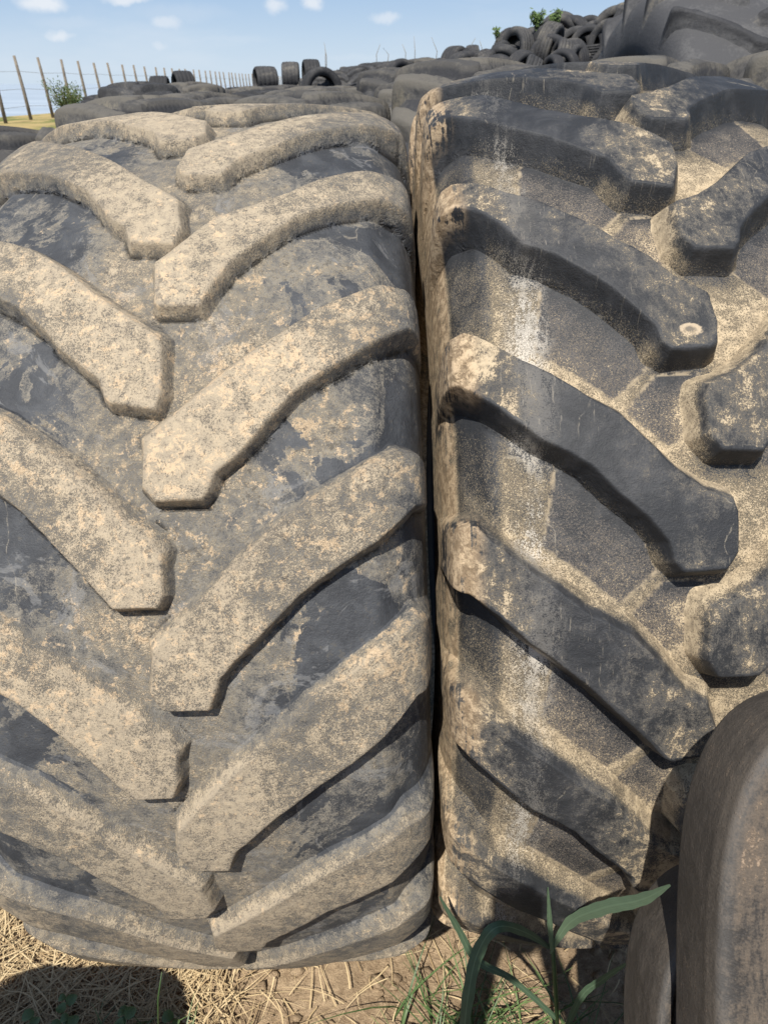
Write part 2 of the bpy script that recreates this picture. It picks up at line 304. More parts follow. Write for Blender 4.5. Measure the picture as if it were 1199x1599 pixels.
def build_tyre(parent, T, lugs, mat, fine=True, pads=(), front=(-1.25, 2.1), step=.0032, lugstep=.0019, coarse=.035, extra_rel=None, lug_labels=None):
    """casing, inner liner and one mesh per lug under parent. lugs: outlines in (theta, s)"""
    if fine:
        th = np.concatenate([np.arange(front[0], front[1], step/T.R), np.arange(front[1], front[0]+2*PI-coarse*.5, coarse)])
        ss = np.concatenate([np.arange(-.64, -.40, .012), np.arange(-.40, .40, step*1.2), np.arange(.40, .6401, .012)])
    else:
        th = np.arange(0, 2*PI, coarse); ss = np.linspace(-.64, .64, 41)
    TH, SS = np.meshgrid(th, ss, indexing='ij')
    sd = np.full(TH.shape, .09); low = np.zeros(TH.shape); padv = np.zeros(TH.shape)
    LM = [np.array([(a*T.R, b) for a, b in L]) for L in lugs]
    def sdeff(v, up):                                     # the upper flank of a lug slopes more gently
        k = np.clip((up-v)/.022, 0, 1)*np.clip(v/.004, 0, 1); return v*(1-T.upw*k)
    def field(A, SQ, only=None):
        sdv = np.full(A.shape, .09); lw = np.zeros(A.shape)
        for P in LM:
            a0, a1 = P[:, 0].min()-.09, P[:, 0].max()+.09
            for sh in (0, 2*PI*T.R, -2*PI*T.R):
                rows = (A[:, 0]+sh > a0) & (A[:, 0]+sh < a1)
                if not rows.any(): continue
                v = poly_sd(A[rows]+sh, SQ[rows], P); cur = sdv[rows]
                up = poly_sd(A[rows]+sh+.022, SQ[rows], P); sdv[rows] = np.minimum(cur, sdeff(v, up))
                l = np.clip((v-up)/.022, 0, 1)*np.clip(1-v/.05, 0, 1)*(v > -.004); lw[rows] = np.maximum(lw[rows], l)
        return sdv, lw
    if fine: sd, low = field(TH*T.R, SS)
    for P in pads:
        P = np.array([(a*T.R, b) for a, b in P]); m = (TH*T.R > P[:, 0].min()-.02) & (TH*T.R < P[:, 0].max()+.02)
        v = poly_sd(TH[m]*T.R, SS[m], P); padv[m] = np.maximum(padv[m], np.clip(.5-v/.0045, 0, 1))
    rel = -.0016*padv-(.0010*np.exp(-((padv-.5)/.35)**2)*(padv > .02)*(padv < .98))
    g = T.gfun(sd) if fine else np.zeros(TH.shape)
    V = T.xyz(TH, SS, g*.0, rel)
    V[-1 if False else 0] = V[0]
    at_ = dict(tc=np.stack([TH*T.R, SS, TH*0], -1).reshape(-1, 3), g=(g*.45).ravel(), sd=sd.ravel(), low=low.ravel(), pad=padv.ravel(), wear=np.zeros(TH.size),
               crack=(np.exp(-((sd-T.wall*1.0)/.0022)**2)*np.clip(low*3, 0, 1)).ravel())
    F = grid_faces(len(th), len(ss), True)[:, ::-1]
    link('casing', mesh_np('casing', V.reshape(-1, 3), F, mat, at_), parent)
    # inner liner
    th2 = np.linspace(0, 2*PI, 72, endpoint=False); prof = [(.236, .39), (.222, .392), (.235, .36), (.262, .30), (.262, .2), (.22, .10), (.12, .072)]
    prof = prof+[(0, .07)]+[(-u, d) for u, d in prof[::-1]]
    TI, JI = np.meshgrid(th2, np.arange(len(prof)), indexing='ij'); pu = np.array(prof)[:, 0][JI]*T.ws; pr = T.R-T.drop-np.array(prof)[:, 1][JI]
    VI = np.stack([pu, -pr*np.cos(TI), pr*np.sin(TI)], -1)
    link('inner_liner', mesh_np('inner_liner', VI.reshape(-1, 3), grid_faces(72, len(prof), True), M_INNER), parent)
    for k, P in enumerate(LM):
        stp = lugstep if (fine and -1.25 < P[:, 0].mean()/T.R < 2.0) else .02 if fine else .013
        a = np.arange(P[:, 0].min()-.06, P[:, 0].max()+.075, stp); q = np.arange(P[:, 1].min()-.06, P[:, 1].max()+.06, stp)
        A, Q = np.meshgrid(a, q, indexing='ij'); A2 = A; Q2 = Q
        if fine:                                          # slightly ragged outline, as on worn rubber
            X3 = np.stack([A, Q, A*0+k], -1); A2 = A+.0022*vnoise(X3, 18, T.seed)+.0009*vnoise(X3, 75, T.seed+1); Q2 = Q+.0022*vnoise(X3, 18, T.seed+9)+.0009*vnoise(X3, 75, T.seed+2)
        v0 = poly_sd(A2, Q2, P); v2 = poly_sd(A2+.022, Q2, P); v = sdeff(v0, v2); gg = T.gfun(v)
        gg2 = gg-.07*np.clip((v-T.wall*.85)/(T.wall*.35), 0, 1.6)
        top = 0.0008*vnoise(np.stack([A, Q, A*0+k*.7], -1), 16, T.seed+5)*np.clip(gg, 0, 1) if fine else None
        V = T.xyz(A/T.R, Q, gg2, top)
        lw = np.clip((v0-v2)/.022, 0, 1)*np.clip(1-v/.05, 0, 1)*(v > -.004)
        tip = min(P[:, 1], key=abs)
        wear = np.clip(1-np.abs(np.abs(Q)-.03)/.12, 0, 1)
        F = grid_faces(len(a), len(q))[:, ::-1]; keep = (v.ravel()[F].min(1) < T.wall*1.3); F = F[keep]
        used = np.unique(F); mp = np.zeros(v.size, int); mp[used] = np.arange(len(used)); F = mp[F]
        sel = lambda z: z.reshape(v.size, -1)[used].squeeze()
        at_ = dict(tc=sel(np.stack([A, Q, A*0], -1)), g=sel(np.maximum(gg, .45*np.clip(gg*4, 0, 1))), sd=sel(v), low=sel(lw), pad=sel(v*0), wear=sel(wear),
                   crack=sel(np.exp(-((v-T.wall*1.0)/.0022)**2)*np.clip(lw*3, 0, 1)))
        link('lug', mesh_np('lug', sel(V), F, mat, at_), parent)

# ------------------------------------------------------------------ the two great tyres
def basis(yaw, tilt):                                     # local x = wheel axis, -y faces the viewer at theta 0, z up
    a = Vector((math.cos(tilt)*math.cos(yaw), math.cos(tilt)*math.sin(yaw), math.sin(tilt)))
    v = (Vector((0, 0, 1))-a*a.z).normalized(); wv = v.cross(a)
    if wv.y > 0: wv = -wv
    return Matrix((a, -wv, v)).transposed()
LR = {2: [(.995,-.011),(.921,-.006),(.913,-.001),(.913,.05),(.952,.063),(.991,.082),(1.04,.119),(1.089,.162),(1.127,.216),(1.162,.278),(1.167,.307),(1.228,.308),(1.247,.297),(1.228,.238),(1.192,.19),(1.153,.153),(1.115,.1),(1.089,.056),(1.014,.005)],
 3: [(.705,-.008),(.639,-.009),(.619,.005),(.618,.059),(.629,.066),(.656,.074),(.679,.1),(.713,.125),(.747,.15),(.77,.165),(.812,.214),(.857,.26),(.894,.307),(.965,.294),(.958,.266),(.907,.197),(.86,.147),(.807,.091),(.753,.043),(.712,0)],
 4: [(.412,-.004),(.349,-.012),(.324,.002),(.322,.054),(.35,.064),(.366,.069),(.395,.092),(.433,.127),(.484,.17),(.521,.212),(.553,.254),(.603,.305),(.687,.304),(.685,.278),(.646,.231),(.613,.186),(.572,.14),(.544,.115),(.503,.08),(.466,.046),(.424,.007)],
 5: [(.114,-.005),(.06,-.013),(.023,.003),(.021,.048),(.062,.061),(.085,.082),(.134,.124),(.178,.169),(.218,.215),(.267,.262),(.31,.294),(.336,.31),(.438,.316),(.43,.296),(.397,.258),(.364,.22),(.321,.173),(.262,.118),(.208,.067),(.154,.023)]}
LL = {1: [(1.288,-.256),(1.241,-.19),(1.178,-.13),(1.095,-.082),(1.078,-.063),(1.043,-.051),(1.033,.005),(1.07,.012),(1.138,.001),(1.195,-.053),(1.282,-.122),(1.364,-.197),(1.44,-.256)],
 2: [(.928,-.182),(.882,-.14),(.857,-.124),(.811,-.08),(.799,-.067),(.773,-.059),(.762,-.052),(.749,.002),(.774,.009),(.842,.008),(.86,.003),(.902,-.045),(.942,-.085),(1.001,-.139),(1.046,-.185)],
 3: [(.62,-.162),(.577,-.126),(.523,-.085),(.484,-.057),(.472,-.049),(.472,.003),(.487,.01),(.548,.012),(.563,.003),(.592,-.028),(.632,-.061),(.678,-.105),(.731,-.166)],
 4: [(.339,-.179),(.306,-.146),(.26,-.106),(.198,-.069),(.174,-.052),(.177,-.003),(.202,.006),(.258,.011),(.275,-.001),(.31,-.037),(.333,-.064),(.363,-.096),(.402,-.135),(.429,-.169)]}
CAN = [(t_-.323, u) for t_, u in LR[4]]                   # one whole lug, relative to its nose
def lug_at(th0, sgn, src=CAN, jit=.0):
    r = random.uniform; k = r(-jit, jit)
    return extend([(th0+t_*(1+k), u*sgn) for t_, u in src], sgn)
def widen(part, sgn, shift=0.):                           # finish a lug whose outer half lies outside the picture
    umax = max(abs(u) for t_, u in part)-.008; i0 = min(part, key=lambda p: p[0])[0]
    th_lo = part[0][0]; th_hi = part[-1][0]; ulo = abs(part[0][1]); uhi = abs(part[-1][1])
    cl_ = [(.323-.323+t_, u) for t_, u in CAN]
    lower = [p for p in cl_[2:12]]; upper = [p for p in cl_[12:]]
    def val(c, u0): c = sorted(c, key=lambda p: p[1]); return float(np.interp(u0, [p[1] for p in c], [p[0] for p in c]))
    dl = th_lo-val(lower, ulo); dh = th_hi-val(upper, uhi)
    low_ = [(t_+dl, u*sgn) for t_, u in lower if u > ulo+.01]; up_ = [(t_+dh, u*sgn) for t_, u in upper if u > uhi+.01]
    return extend(part+up_[::-1][::-1][::1] if False else part+sorted(up_, key=lambda p: abs(p[1]))+sorted(low_, key=lambda p: -abs(p[1])), sgn)
TL = Tread(.8680, .018, .52, .0085, 1, .12, rim=.035, upw=.58, wl=.055, wr=.018, lift=.030, low=.022)
lugs = [extend(v, 1) for v in LR.values()]+[widen(v, -1) for v in LL.values()]
rp = [1.205, 1.50, 1.80]+[-.275-.2975*k for k in range(14)]; lugs += [lug_at(p, 1, jit=.04) for p in rp]
lp = [1.335, 1.63, 1.925]+[-.118, -.41]+[-.70-.297*k for k in range(12)]; lugs += [lug_at(p, -1, jit=.04) for p in lp]
tl = thing('tractor_tyre', 'huge tractor tyre caked in tan dust, chevron lugs, fills the left half', 'tyre', (-.2475, 1.4003, -.9056))
tl.rotation_euler = basis(-.0041, .0416).to_euler(); tl['group'] = 'big tractor tyres standing in rows'
build_tyre(tl, TL, lugs, M_LEFT)

RL = {1: [(1.030,-.008),(1.043,-.059),(1.067,-.071),(1.103,-.081),(1.135,-.114),(1.18,-.15),(1.215,-.189),(1.25,-.217),(1.33,-.278),(1.43,-.287),(1.38,-.217),(1.314,-.177),(1.265,-.141),(1.226,-.092),(1.19,-.036),(1.157,-.007),(1.13,.01),(1.08,.008)],
 2: [(1.053,-.289),(1.117,-.297),(1.109,-.285),(1.087,-.249),(1.051,-.215),(1.025,-.181),(.979,-.135),(.937,-.094),(.901,-.057),(.869,-.035),(.842,.003),(.8,.009),(.768,.005),(.762,-.003),(.759,-.048),(.77,-.058),(.793,-.063),(.828,-.088),(.859,-.111),(.888,-.138),(.92,-.169),(.944,-.205),(.987,-.229),(1.022,-.254)],
 3: [(.742,-.308),(.818,-.300),(.815,-.285),(.802,-.267),(.767,-.228),(.748,-.204),(.735,-.187),(.699,-.146),(.673,-.112),(.636,-.083),(.597,-.052),(.57,-.02),(.558,.009),(.543,.014),(.491,.014),(.468,0),(.467,-.047),(.481,-.057),(.507,-.063),(.538,-.086),(.573,-.119),(.608,-.147),(.625,-.169),(.646,-.202),(.664,-.221),(.705,-.263),(.735,-.296)],
 4: [(.446,-.31),(.535,-.309),(.53,-.281),(.497,-.248),(.47,-.219),(.442,-.185),(.411,-.152),(.384,-.105),(.347,-.073),(.297,-.036),(.281,-.01),(.242,.004),(.207,.004),(.197,-.044),(.202,-.052),(.231,-.075),(.271,-.113),(.313,-.152),(.341,-.184),(.368,-.218),(.404,-.252),(.432,-.286)]}
CANR = [(t_-.467, -u) for t_, u in RL[3]]
TR = Tread(.8949, .042, .86, .0125, 4, .14, rim=.025, upw=.38, lift=.022)
lugs = [extend(v, -1) for v in RL.values()]
lugs += [lug_at(p, -1, CANR, .03) for p in [1.31, 1.60, 1.89]+[-.083-.28*k for k in range(14)]]
lugs += [lug_at(p, 1, CANR, .03) for p in [.912, .621, .324, .04, 1.20, 1.485, 1.78]+[-.245-.285*k for k in range(14)]]
pads = []
for n0 in [1.31, 1.035, .759, .467, .197, -.083, -.36]:
    pads.append([(n0+.19, -.172), (n0+.115, -.128), (n0+.045, -.078), (n0-.005, -.062), (n0-.055, -.105), (n0-.01, -.15), (n0+.03, -.195)])
    pads.append([(n0-.018, -.055), (n0-.018, -.004), (n0-.10, .0), (n0-.125, -.045), (n0-.07, -.095)])
for n0 in [1.20, .912, .621, .324, .04]:
    pads.append([(n0+.19, .172), (n0+.115, .128), (n0+.045, .078), (n0-.005, .062), (n0-.055, .105), (n0-.01, .15), (n0+.03, .195)])
tr = thing('tractor_tyre', 'huge tractor tyre with dark scuffed lugs and a pale streak, right of the narrow gap', 'tyre', (.3736, 1.4487, -.8751))
tr.rotation_euler = basis(.0233, .0101).to_euler(); tr['group'] = 'big tractor tyres standing in rows'
build_tyre(tr, TR, lugs, M_RIGHT, pads=pads)
# ------------------------------------------------------------------ front tyres: smaller, stood one on another at the right edge
FP = [(0, .0), (.060, .0), (.0665, -.0035), (.071, .001), (.100, .018), (.108, .026), (.1125, .042), (.114, .062), (.110, .09), (.092, .118), (.080, .124)]
FPG = [(0, .012), (.012, .012), (.016, .0), (.046, .0), (.050, .008), (.056, .008), (.060, -.002), (.070, -.001), (.100, .018), (.108, .026), (.1125, .042), (.114, .062), (.110, .09), (.092, .118), (.080, .124)]
def small_tyre(name, label, loc, rot, R, prof, mat, ws=1., seed=0, group=None):
    t = thing(name, label, 'tyre', loc, (0, 0, 0), group); t.rotation_euler = rot
    q = np.array(prof); sv = np.linspace(0, .113, 46); sv = np.concatenate([sv, [.114, .116, .118, .12, .122]])
    ar = np.concatenate([[0], np.cumsum(np.hypot(np.diff(q[:, 0]), np.diff(q[:, 1])))]); a = np.arange(0, ar[-1], .0022)
    uu = np.interp(a, ar, q[:, 0]); dd = np.interp(a, ar, q[:, 1]); ker = np.array([1, 2, 3, 2, 1])/9.
    dd = np.convolve(np.pad(dd, 2, 'edge'), ker, 'valid'); uu = np.convolve(np.concatenate([-uu[1:3][::-1], uu, [uu[-1]]*2]), ker, 'valid')
    u = np.concatenate([-uu[1:][::-1], uu]); d = np.concatenate([dd[1:][::-1], dd]); ss = np.concatenate([-a[1:][::-1], a])
    th = np.linspace(0, 2*PI, 420, endpoint=False); TH, J = np.meshgrid(th, np.arange(len(u)), indexing='ij')
    r = R-d[J]; P = np.stack([u[J]*ws, -r*np.cos(TH), r*np.sin(TH)], -1); nr = np.stack([TH*0, -np.cos(TH), np.sin(TH)], -1)
    P = P+nr*(.004*vnoise(P, 9, seed)+.0016*vnoise(P, 45, seed+2))[..., None]
    F = grid_faces(420, len(u), True)[:, ::-1]
    link('casing', mesh_np('casing', P.reshape(-1, 3), F, mat, dict(tc=np.stack([TH*R, ss[J], TH*0], -1).reshape(-1, 3))), t)
    e = prof[-1]; pr2 = [(-e[0], e[1]), (-e[0]+.012, e[1]+.004), (-.095, .09), (-.085, .04), (0, .028), (.085, .04), (.095, .09), (e[0]-.012, e[1]+.004), (e[0], e[1])]
    T2, J2 = np.meshgrid(np.linspace(0, 2*PI, 60, endpoint=False), np.arange(9), indexing='ij'); p2 = np.array(pr2)
    r2 = R-p2[J2][..., 1]; V2 = np.stack([p2[J2][..., 0]*ws, -r2*np.cos(T2), r2*np.sin(T2)], -1)
    link('inner_liner', mesh_np('inner_liner', V2.reshape(-1, 3), grid_faces(60, 9, True), M_INNER), t)
    return t
def oval_tyre(name, label, px, py, F, a_, b_, ex, Wd, mat, seed, ribs=False, roll=0.):
    """an unmounted narrow tyre squashed to an oval, leaning back with its side turned to us"""
    c, s_ = math.cos(PITCH), math.sin(PITCH); X = (px-599.5)/FPX*(F+Wd/2); U = -(py-799.5)/FPX*(F+Wd/2)
    t = thing(name, label, 'tyre', (X, F*c+U*s_, -F*s_+U*c)); t.rotation_euler = (-PITCH, roll, 0)
    h = Wd/2; pf = [(.012, h+.004, .16), (.0, h-.006, .14), (-.002, 0, .115), (-.001, -h+.016, .085), (.003, -h+.004, .072), (.008, -h-.001, .066)]
    pf += [(.016, -h-.001, .06), (.020, -h+.010, .055), (.026, -h+.010, .05), (.030, -h-.002, .046), (.10, -h-.002, .02), (.125, -h+.008, .005), (.128, -h+.02, 0)] if ribs else [(.03, -h-.006, .055), (.065, -h-.010, .03), (.105, -h+.0, .01), (.127, -h+.014, 0), (.128, -h+.025, 0)]
    q = np.array(pf); ar = np.concatenate([[0], np.cumsum(np.hypot(np.diff(q[:, 0]), np.diff(q[:, 1])))]); aa = np.arange(0, ar[-1], .0022)
    D, Yx, Sx = (np.convolve(np.pad(np.interp(aa, ar, q[:, k]), 1, 'edge'), [.25, .5, .25], 'valid') for k in range(3))
    n = 460; th = np.linspace(0, 2*PI, n, endpoint=False); TH, J = np.meshgrid(th, np.arange(len(aa)), indexing='ij')
    cx, sz = np.cos(TH), np.sin(TH); rr = (np.abs(cx)**ex+np.abs(sz)**ex)**(-1/ex); P0 = np.stack([a_*rr*cx, TH*0, b_*rr*sz], -1)
    tg = np.roll(P0, -1, 0)-np.roll(P0, 1, 0); tg /= np.linalg.norm(tg, axis=-1, keepdims=True); nr = np.stack([tg[..., 2], TH*0, -tg[..., 0]], -1)
    ker = np.exp(-.5*(np.arange(-9, 10)/4.)**2); ker /= ker.sum()
    for k in (0, 2): nr[..., k] = sum(w_*np.roll(nr[..., k], int(o_), 0) for w_, o_ in zip(ker, np.arange(-9, 10)))
    lim = min(a_, b_)*.93; P = P0-nr*np.minimum(D[J], lim)[..., None]; P[..., 1] = Yx[J]; P = P+(nr*.6+np.array([0, -.8, 0]))*(.0035*vnoise(P, 9, seed)+.0013*vnoise(P, 40, seed+2))[..., None]
    arc = np.cumsum(np.linalg.norm(np.diff(P0[:, 0], axis=0, append=P0[:1, 0]), axis=-1))[:, None]+TH*0
    link('casing', mesh_np('casing', P.reshape(-1, 3), grid_faces(n, len(aa), True), mat, dict(tc=np.stack([arc, Sx[J], TH*0], -1).reshape(-1, 3))), t)
    rng_ = [(-.030, h+.004), (.012, h+.004)][::-1]; ins = [(.012, h+.004), (.05, h+.006), (.11, h), (.128, h-.02), (.10, h-.03), (.03, 0), (.10, -h+.035), (.128, -h+.025)]
    k0 = np.arange(0, n, 6); Q = np.stack([P0[k0, 0]-nr[k0, 0]*min(d, lim)+np.array([0, y_, 0]) for d, y_ in ins], 1)
    link('inner_liner', mesh_np('inner_liner', Q.reshape(-1, 3), grid_faces(len(k0), len(ins), True), M_INNER), t); return t
oval_tyre('trailer_tyre', 'brown narrow tyre leaning at the lower right edge, nearest to the viewer', 1306, 1527, .675, .166, .300, 3.3, .09, M_FRONT, 3)
oval_tyre('trailer_tyre', 'grooved narrow tyre squeezed behind the nearest brown one at lower right', 1155, 1594, .79, .140, .200, 3.0, .10, M_FRONT, 8, True)
small_tyre('trailer_tyre', 'trailer tyre carrying the two leaning brown tyres, resting on the ground', (.46, .18, -1.405), basis(-.1, .0).to_euler(), .37, FP, M_FRONT, 1, 12)
small_tyre('trailer_tyre', 'unseen wide trailer tyre outside the frame, added for its shadow at lower left', (-.79, .10, -1.33), basis(.0, .0).to_euler(), .445, FP, M_FRONT, 1.8, 15)  # added out of view, placed and sized to shade the ground at lower left

# ------------------------------------------------------------------ ground, water
GZ = -1.775
def ground_z(X, Y):
    z = GZ+0*X
    edge = np.clip((-23-X)/300, 0, None); z = z-np.minimum(edge*75+8*np.clip(edge*8, 0, 1), 62)
    far = np.clip((Y-160)/300, 0, None); z = z-np.minimum(far*40, 62); bk = np.clip((-Y-60)/300, 0, None); rt = np.clip((X-120)/300, 0, None)
    z = z-np.minimum(bk*20, 40)-np.minimum(rt*20, 40)
    return np.maximum(z, -61)
gx = np.concatenate([-np.geomspace(30000, 30, 34), np.arange(-29, -3, 1.), np.arange(-3, 3, .04), np.arange(3, 30, 1.), np.geomspace(30, 30000, 30)])
gy = np.concatenate([-np.geomspace(30000, 3, 30), np.arange(-2.5, 0, .25), np.arange(0, 2.2, .03), np.arange(2.2, 6, .2), np.arange(6, 80, 2.), np.geomspace(80, 40000, 30)])
GX, GY = np.meshgrid(gx, gy, indexing='ij'); gz = ground_z(GX, GY)
nearm = np.clip(1-np.hypot(GX, GY-.8)/5, 0, 1)
P3 = np.stack([GX, GY, GX*0], -1); gz = gz+nearm*(.03*vnoise(P3, 3, 5)+.012*vnoise(P3, 14, 6)); gz = np.where(np.abs(GX)+np.abs(GY) > 60, gz+.12*vnoise(P3, .3, 8), gz)
m, t, b = material('dry_soil'); o = t.new('ShaderNodeTexCoord').outputs['Object']
n1 = t.noise(o, 4, 6, .65); n2 = t.noise(o, 40, 6, .75); n3 = t.noise(o, 300, 3, .7)
c = t.mix(t.step(t.add(n2, t.mul(t.sub(n1, .5), .6)), .35, .68), (.25, .18, .115), (.44, .33, .215)); c = t.mix(t.step(n3, .55, .75, 0., .5), c, (.52, .42, .29))
dist = t.new('ShaderNodeVectorMath', operation='LENGTH'); t.put(dist.inputs[0], o)
gr = t.mix(t.step(t.noise(o, .35, 5, .7), .42, .6), (.36, .28, .13), (.13, .15, .05))
c = t.mix(t.step(dist.outputs['Value'], 8, 18), c, gr)
t.put(b.inputs['Base Color'], c); b.inputs['Roughness'].default_value = .95; b.inputs['Specular IOR Level'].default_value = .1
t.put(b.inputs['Normal'], t.bump(t.add(n2, t.mul(n3, .4)), .012)); M_SOIL = m
link('ground', mesh_np('ground', np.stack([GX, GY, gz], -1).reshape(-1, 3), grid_faces(len(gx), len(gy))[:, ::-1], M_SOIL), None, kind='structure')
m, t, b = material('lake_water'); o = t.new('ShaderNodeTexCoord').outputs['Object']
band = t.noise(t.vmap(o, sc=(.0012, .0045, 1)), 1, 4, .6)
t.put(b.inputs['Base Color'], t.mix(t.step(band, .4, .65), (.34, .39, .44), (.46, .51, .56))); b.inputs['Roughness'].default_value = .28
t.put(b.inputs['Normal'], t.bump(t.noise(t.vmap(o, sc=(.02, .05, 1)), 1, 5, .7), 1.5, .6)); M_WATER = m
wx = np.concatenate([-np.geomspace(45000, 40, 20), [0], np.geomspace(40, 45000, 20)])
WX, WY = np.meshgrid(wx, wx, indexing='ij')
link('water', mesh_np('water', np.stack([WX, WY, WX*0-58.], -1).reshape(-1, 3), grid_faces(41, 41)[:, ::-1], M_WATER), None, kind='structure')

# ------------------------------------------------------------------ rows of tyres behind
def chevron(R, n=21, lug=CANR, off=.148):
    L = []
    for k in range(n):
        L.append(lug_at(k*2*PI/n, 1, lug, .02)); L.append(lug_at(k*2*PI/n+off, -1, lug, .02))
    return L
def row_proto(name, R, depth, seed, mat, ws=1., n=21, lug=None, wall=.016):
    T = Tread(R, .035, depth, wall, seed, .14, wscale=ws, rim=.06); t = thing(name, 'x', 'tyre')
    build_tyre(t, T, chevron(R, n, lug or CANR, PI/n), mat, fine=False, coarse=.05); return t
def merged(name, src, mat, drop_src=False):               # the same tyre as one mesh, for the far rows
    Vs, Fs, Gs, k = [], [], [], 0
    for ch in src.children:
        me = ch.data; v = np.empty(len(me.vertices)*3, np.float32); me.vertices.foreach_get('co', v)
        f = np.empty(len(me.loops), np.int32); me.loops.foreach_get('vertex_index', f)
        gq = np.zeros(len(v)//3, np.float32)
        if 'g' in me.attributes: me.attributes['g'].data.foreach_get('value', gq)
        Gs.append(gq); Vs.append(v.reshape(-1, 3)); Fs.append(f.reshape(-1, 4)+k); k += len(v)//3
    return mesh_np(name, np.concatenate(Vs), np.concatenate(Fs), mat, dict(g=np.concatenate(Gs)))
RG = 'big tractor tyres standing in rows'
p1 = row_proto('tractor_tyre', .875, .92, 21, M_FAR); used1 = [False]
def put_row(lbl, x, y, ztop, R0, phase, yaw, proto, flag, R=.875, tilt=0., group=RG):
    k = R0/R; loc = (x, y, ztop-R0); rot = (phase, tilt, yaw)
    if not flag[0]:
        flag[0] = True; proto['label'] = lbl; proto['group'] = group; proto.location = loc; proto.rotation_euler = rot; proto.scale = (1, k, k); return proto
    return copy_thing(proto, lbl, loc, rot, (1, k, k), group)
second = [(-.93, 3.16, -.035, .865, .2, .03, 'grey tractor tyre in the second row, behind the dusty left tyre'),
 (-.285, 3.2, -.02, .87, .11, -.05, 'grey tractor tyre in the second row, left of the dark gap'),
 (.345, 3.28, .09, .93, .05, -.04, 'tall pale-edged tractor tyre in the second row, right of the dark gap'),
 (1.01, 3.22, .095, .93, .27, .05, 'tractor tyre of the second row directly behind the streaked right tyre'),
 (1.67, 3.2, .13, .95, .15, .0, 'tractor tyre of the second row below the huge combine tyre')]
for x, y, zt, R0, ph, yw, lb in second: put_row(lb, x, y, zt, R0, ph, yw, p1, used1)
put_row('plain dark tyre with a level top at the far left edge of the second row', -1.60, 3.12, -.135, .82, .0, .02, p1, used1)
third = [(-1.12, 4.98, .35), (-.42, 5.0, .17), (.25, 4.97, .3)]
for i, (x, y, ph) in enumerate(third):
    put_row(('leftmost', 'middle', 'rightmost')[i]+' of the three tractor tyres in the third row behind the gap', x, y, -.04+.03*i, .87+.01*i, ph, random.uniform(-.12, .12), p1, used1)
LUGC = [(0, 0), (0, .04), (.02, .055), (.12, .15), (.20, .235), (.26, .305), (.298, .305), (.238, .225), (.152, .135), (.06, .045), (.03, 0)]
p2 = row_proto('combine_tyre', 1.15, 1.2, 31, M_GREY, 1.42, 18, LUGC, .010); used2 = [False]
put_row('big dark combine tyre with long curved lugs rising at the upper right', 1.93, 5.2, .52, 1.17, .10, .06, p2, used2, 1.15, group='dark combine tyres at the upper right')
put_row('dark combine tyre at the right edge, next to the one with long curved lugs', 2.93, 5.25, .60, 1.17, .28, -.05, p2, used2, 1.15, group='dark combine tyres at the upper right')
me_far = merged('tractor_tyre', p1, M_FAR); me_dark = merged('tractor_tyre', p1, M_DARK)
rows = [(6.8, -2.0, 1.0), (8.7, -2.75, 6.), (10.6, -3.4, 7.), (12.6, -4.1, 3.)]
for Y, x0, x1 in rows:
    x = x0
    while x < x1:
        if not (Y < 7.5 and x > 1.1):
            R0 = random.uniform(.82, .90)+(.06 if x > 0 else 0); q = R0/.875
            o = link('tractor_tyre', random.choice([me_far, me_far, me_dark]), None, category='tyre', group='far tractor tyres packed in rows', label='weathered tractor tyre packed into the blurred rows beyond the third')
            o.location = (x, Y+random.uniform(-.1, .1), GZ+R0); o.rotation_euler = (random.uniform(0, 6), 0, random.uniform(-.15, .15)); o.scale = (1, q, q)
        x += random.uniform(.66, .74)
# ------------------------------------------------------------------ car tyres: heap and singles
def car_mesh(name, R, wd, mat, ribs=True, n=44):
    h = wd/2; pf = [(0, .0), (h*.18, 0), (h*.2, .008), (h*.28, .008), (h*.3, .0), (h*.6, .003), (h*.62, .011), (h*.70, .011), (h*.72, .005), (h*.92, .015), (h*1.03, .05), (h*1.02, R*.22), (h*.82, R*.36), (h*.7, R*.38), (h*.72, R*.33), (h*.88, R*.2), (h*.8, .035), (0, .025)]
    u = np.array([-p[0] for p in pf[1:][::-1]]+[p[0] for p in pf]); d = np.array([p[1] for p in pf[1:][::-1]]+[p[1] for p in pf])
    TH, J = np.meshgrid(np.linspace(0, 2*PI, n, endpoint=False), np.arange(len(u)), indexing='ij')
    blk = np.where((np.abs(u[J]) > h*.74) & (np.abs(u[J]) < h*1.0) & (d[J] < .03) & (TH*n/(2*PI) % 2 < .9), .006, 0) if ribs else 0
    r = R-d[J]-blk; V = np.stack([u[J], -r*np.cos(TH), r*np.sin(TH)], -1)
    return mesh_np(name, V.reshape(-1, 3), grid_faces(n, len(u), True)[:, ::-1], mat)
cars = [car_mesh('car_tyre', .31, .20, M_DARK), car_mesh('car_tyre', .30, .19, M_FAR), car_mesh('car_tyre', .36, .24, M_FAR, False), car_mesh('car_tyre', .33, .22, M_DARK, False)]
prof_px = [(300, 150), (380, 131), (440, 122), (500, 118), (560, 109), (620, 98), (700, 93), (735, 74), (780, 58), (815, 50), (870, 40), (930, 27), (1000, 4), (1100, -15), (1400, -25)]
YH = 15.5
hx = np.array([at(p, q, YH).x for p, q in prof_px]); hz = np.array([at(p, q, YH).z for p, q in prof_px])-.30
def heap_z(x, y):
    top = np.interp(x, hx, hz); f = np.clip((y-(YH-3.6))/3.6, 0, 1); k = np.clip((y-YH-3)/5, 0, 1)
    return (GZ+.75)+(top-GZ-.75)*np.sqrt(f)*(1-k*.9)
MX, MY = np.meshgrid(np.arange(-4.2, 13, .35), np.arange(YH-3.6, YH+8.2, .3), indexing='ij')
mz = heap_z(MX, MY)-.28+.12*vnoise(np.stack([MX, MY, MX*0], -1), 1.3, 3)
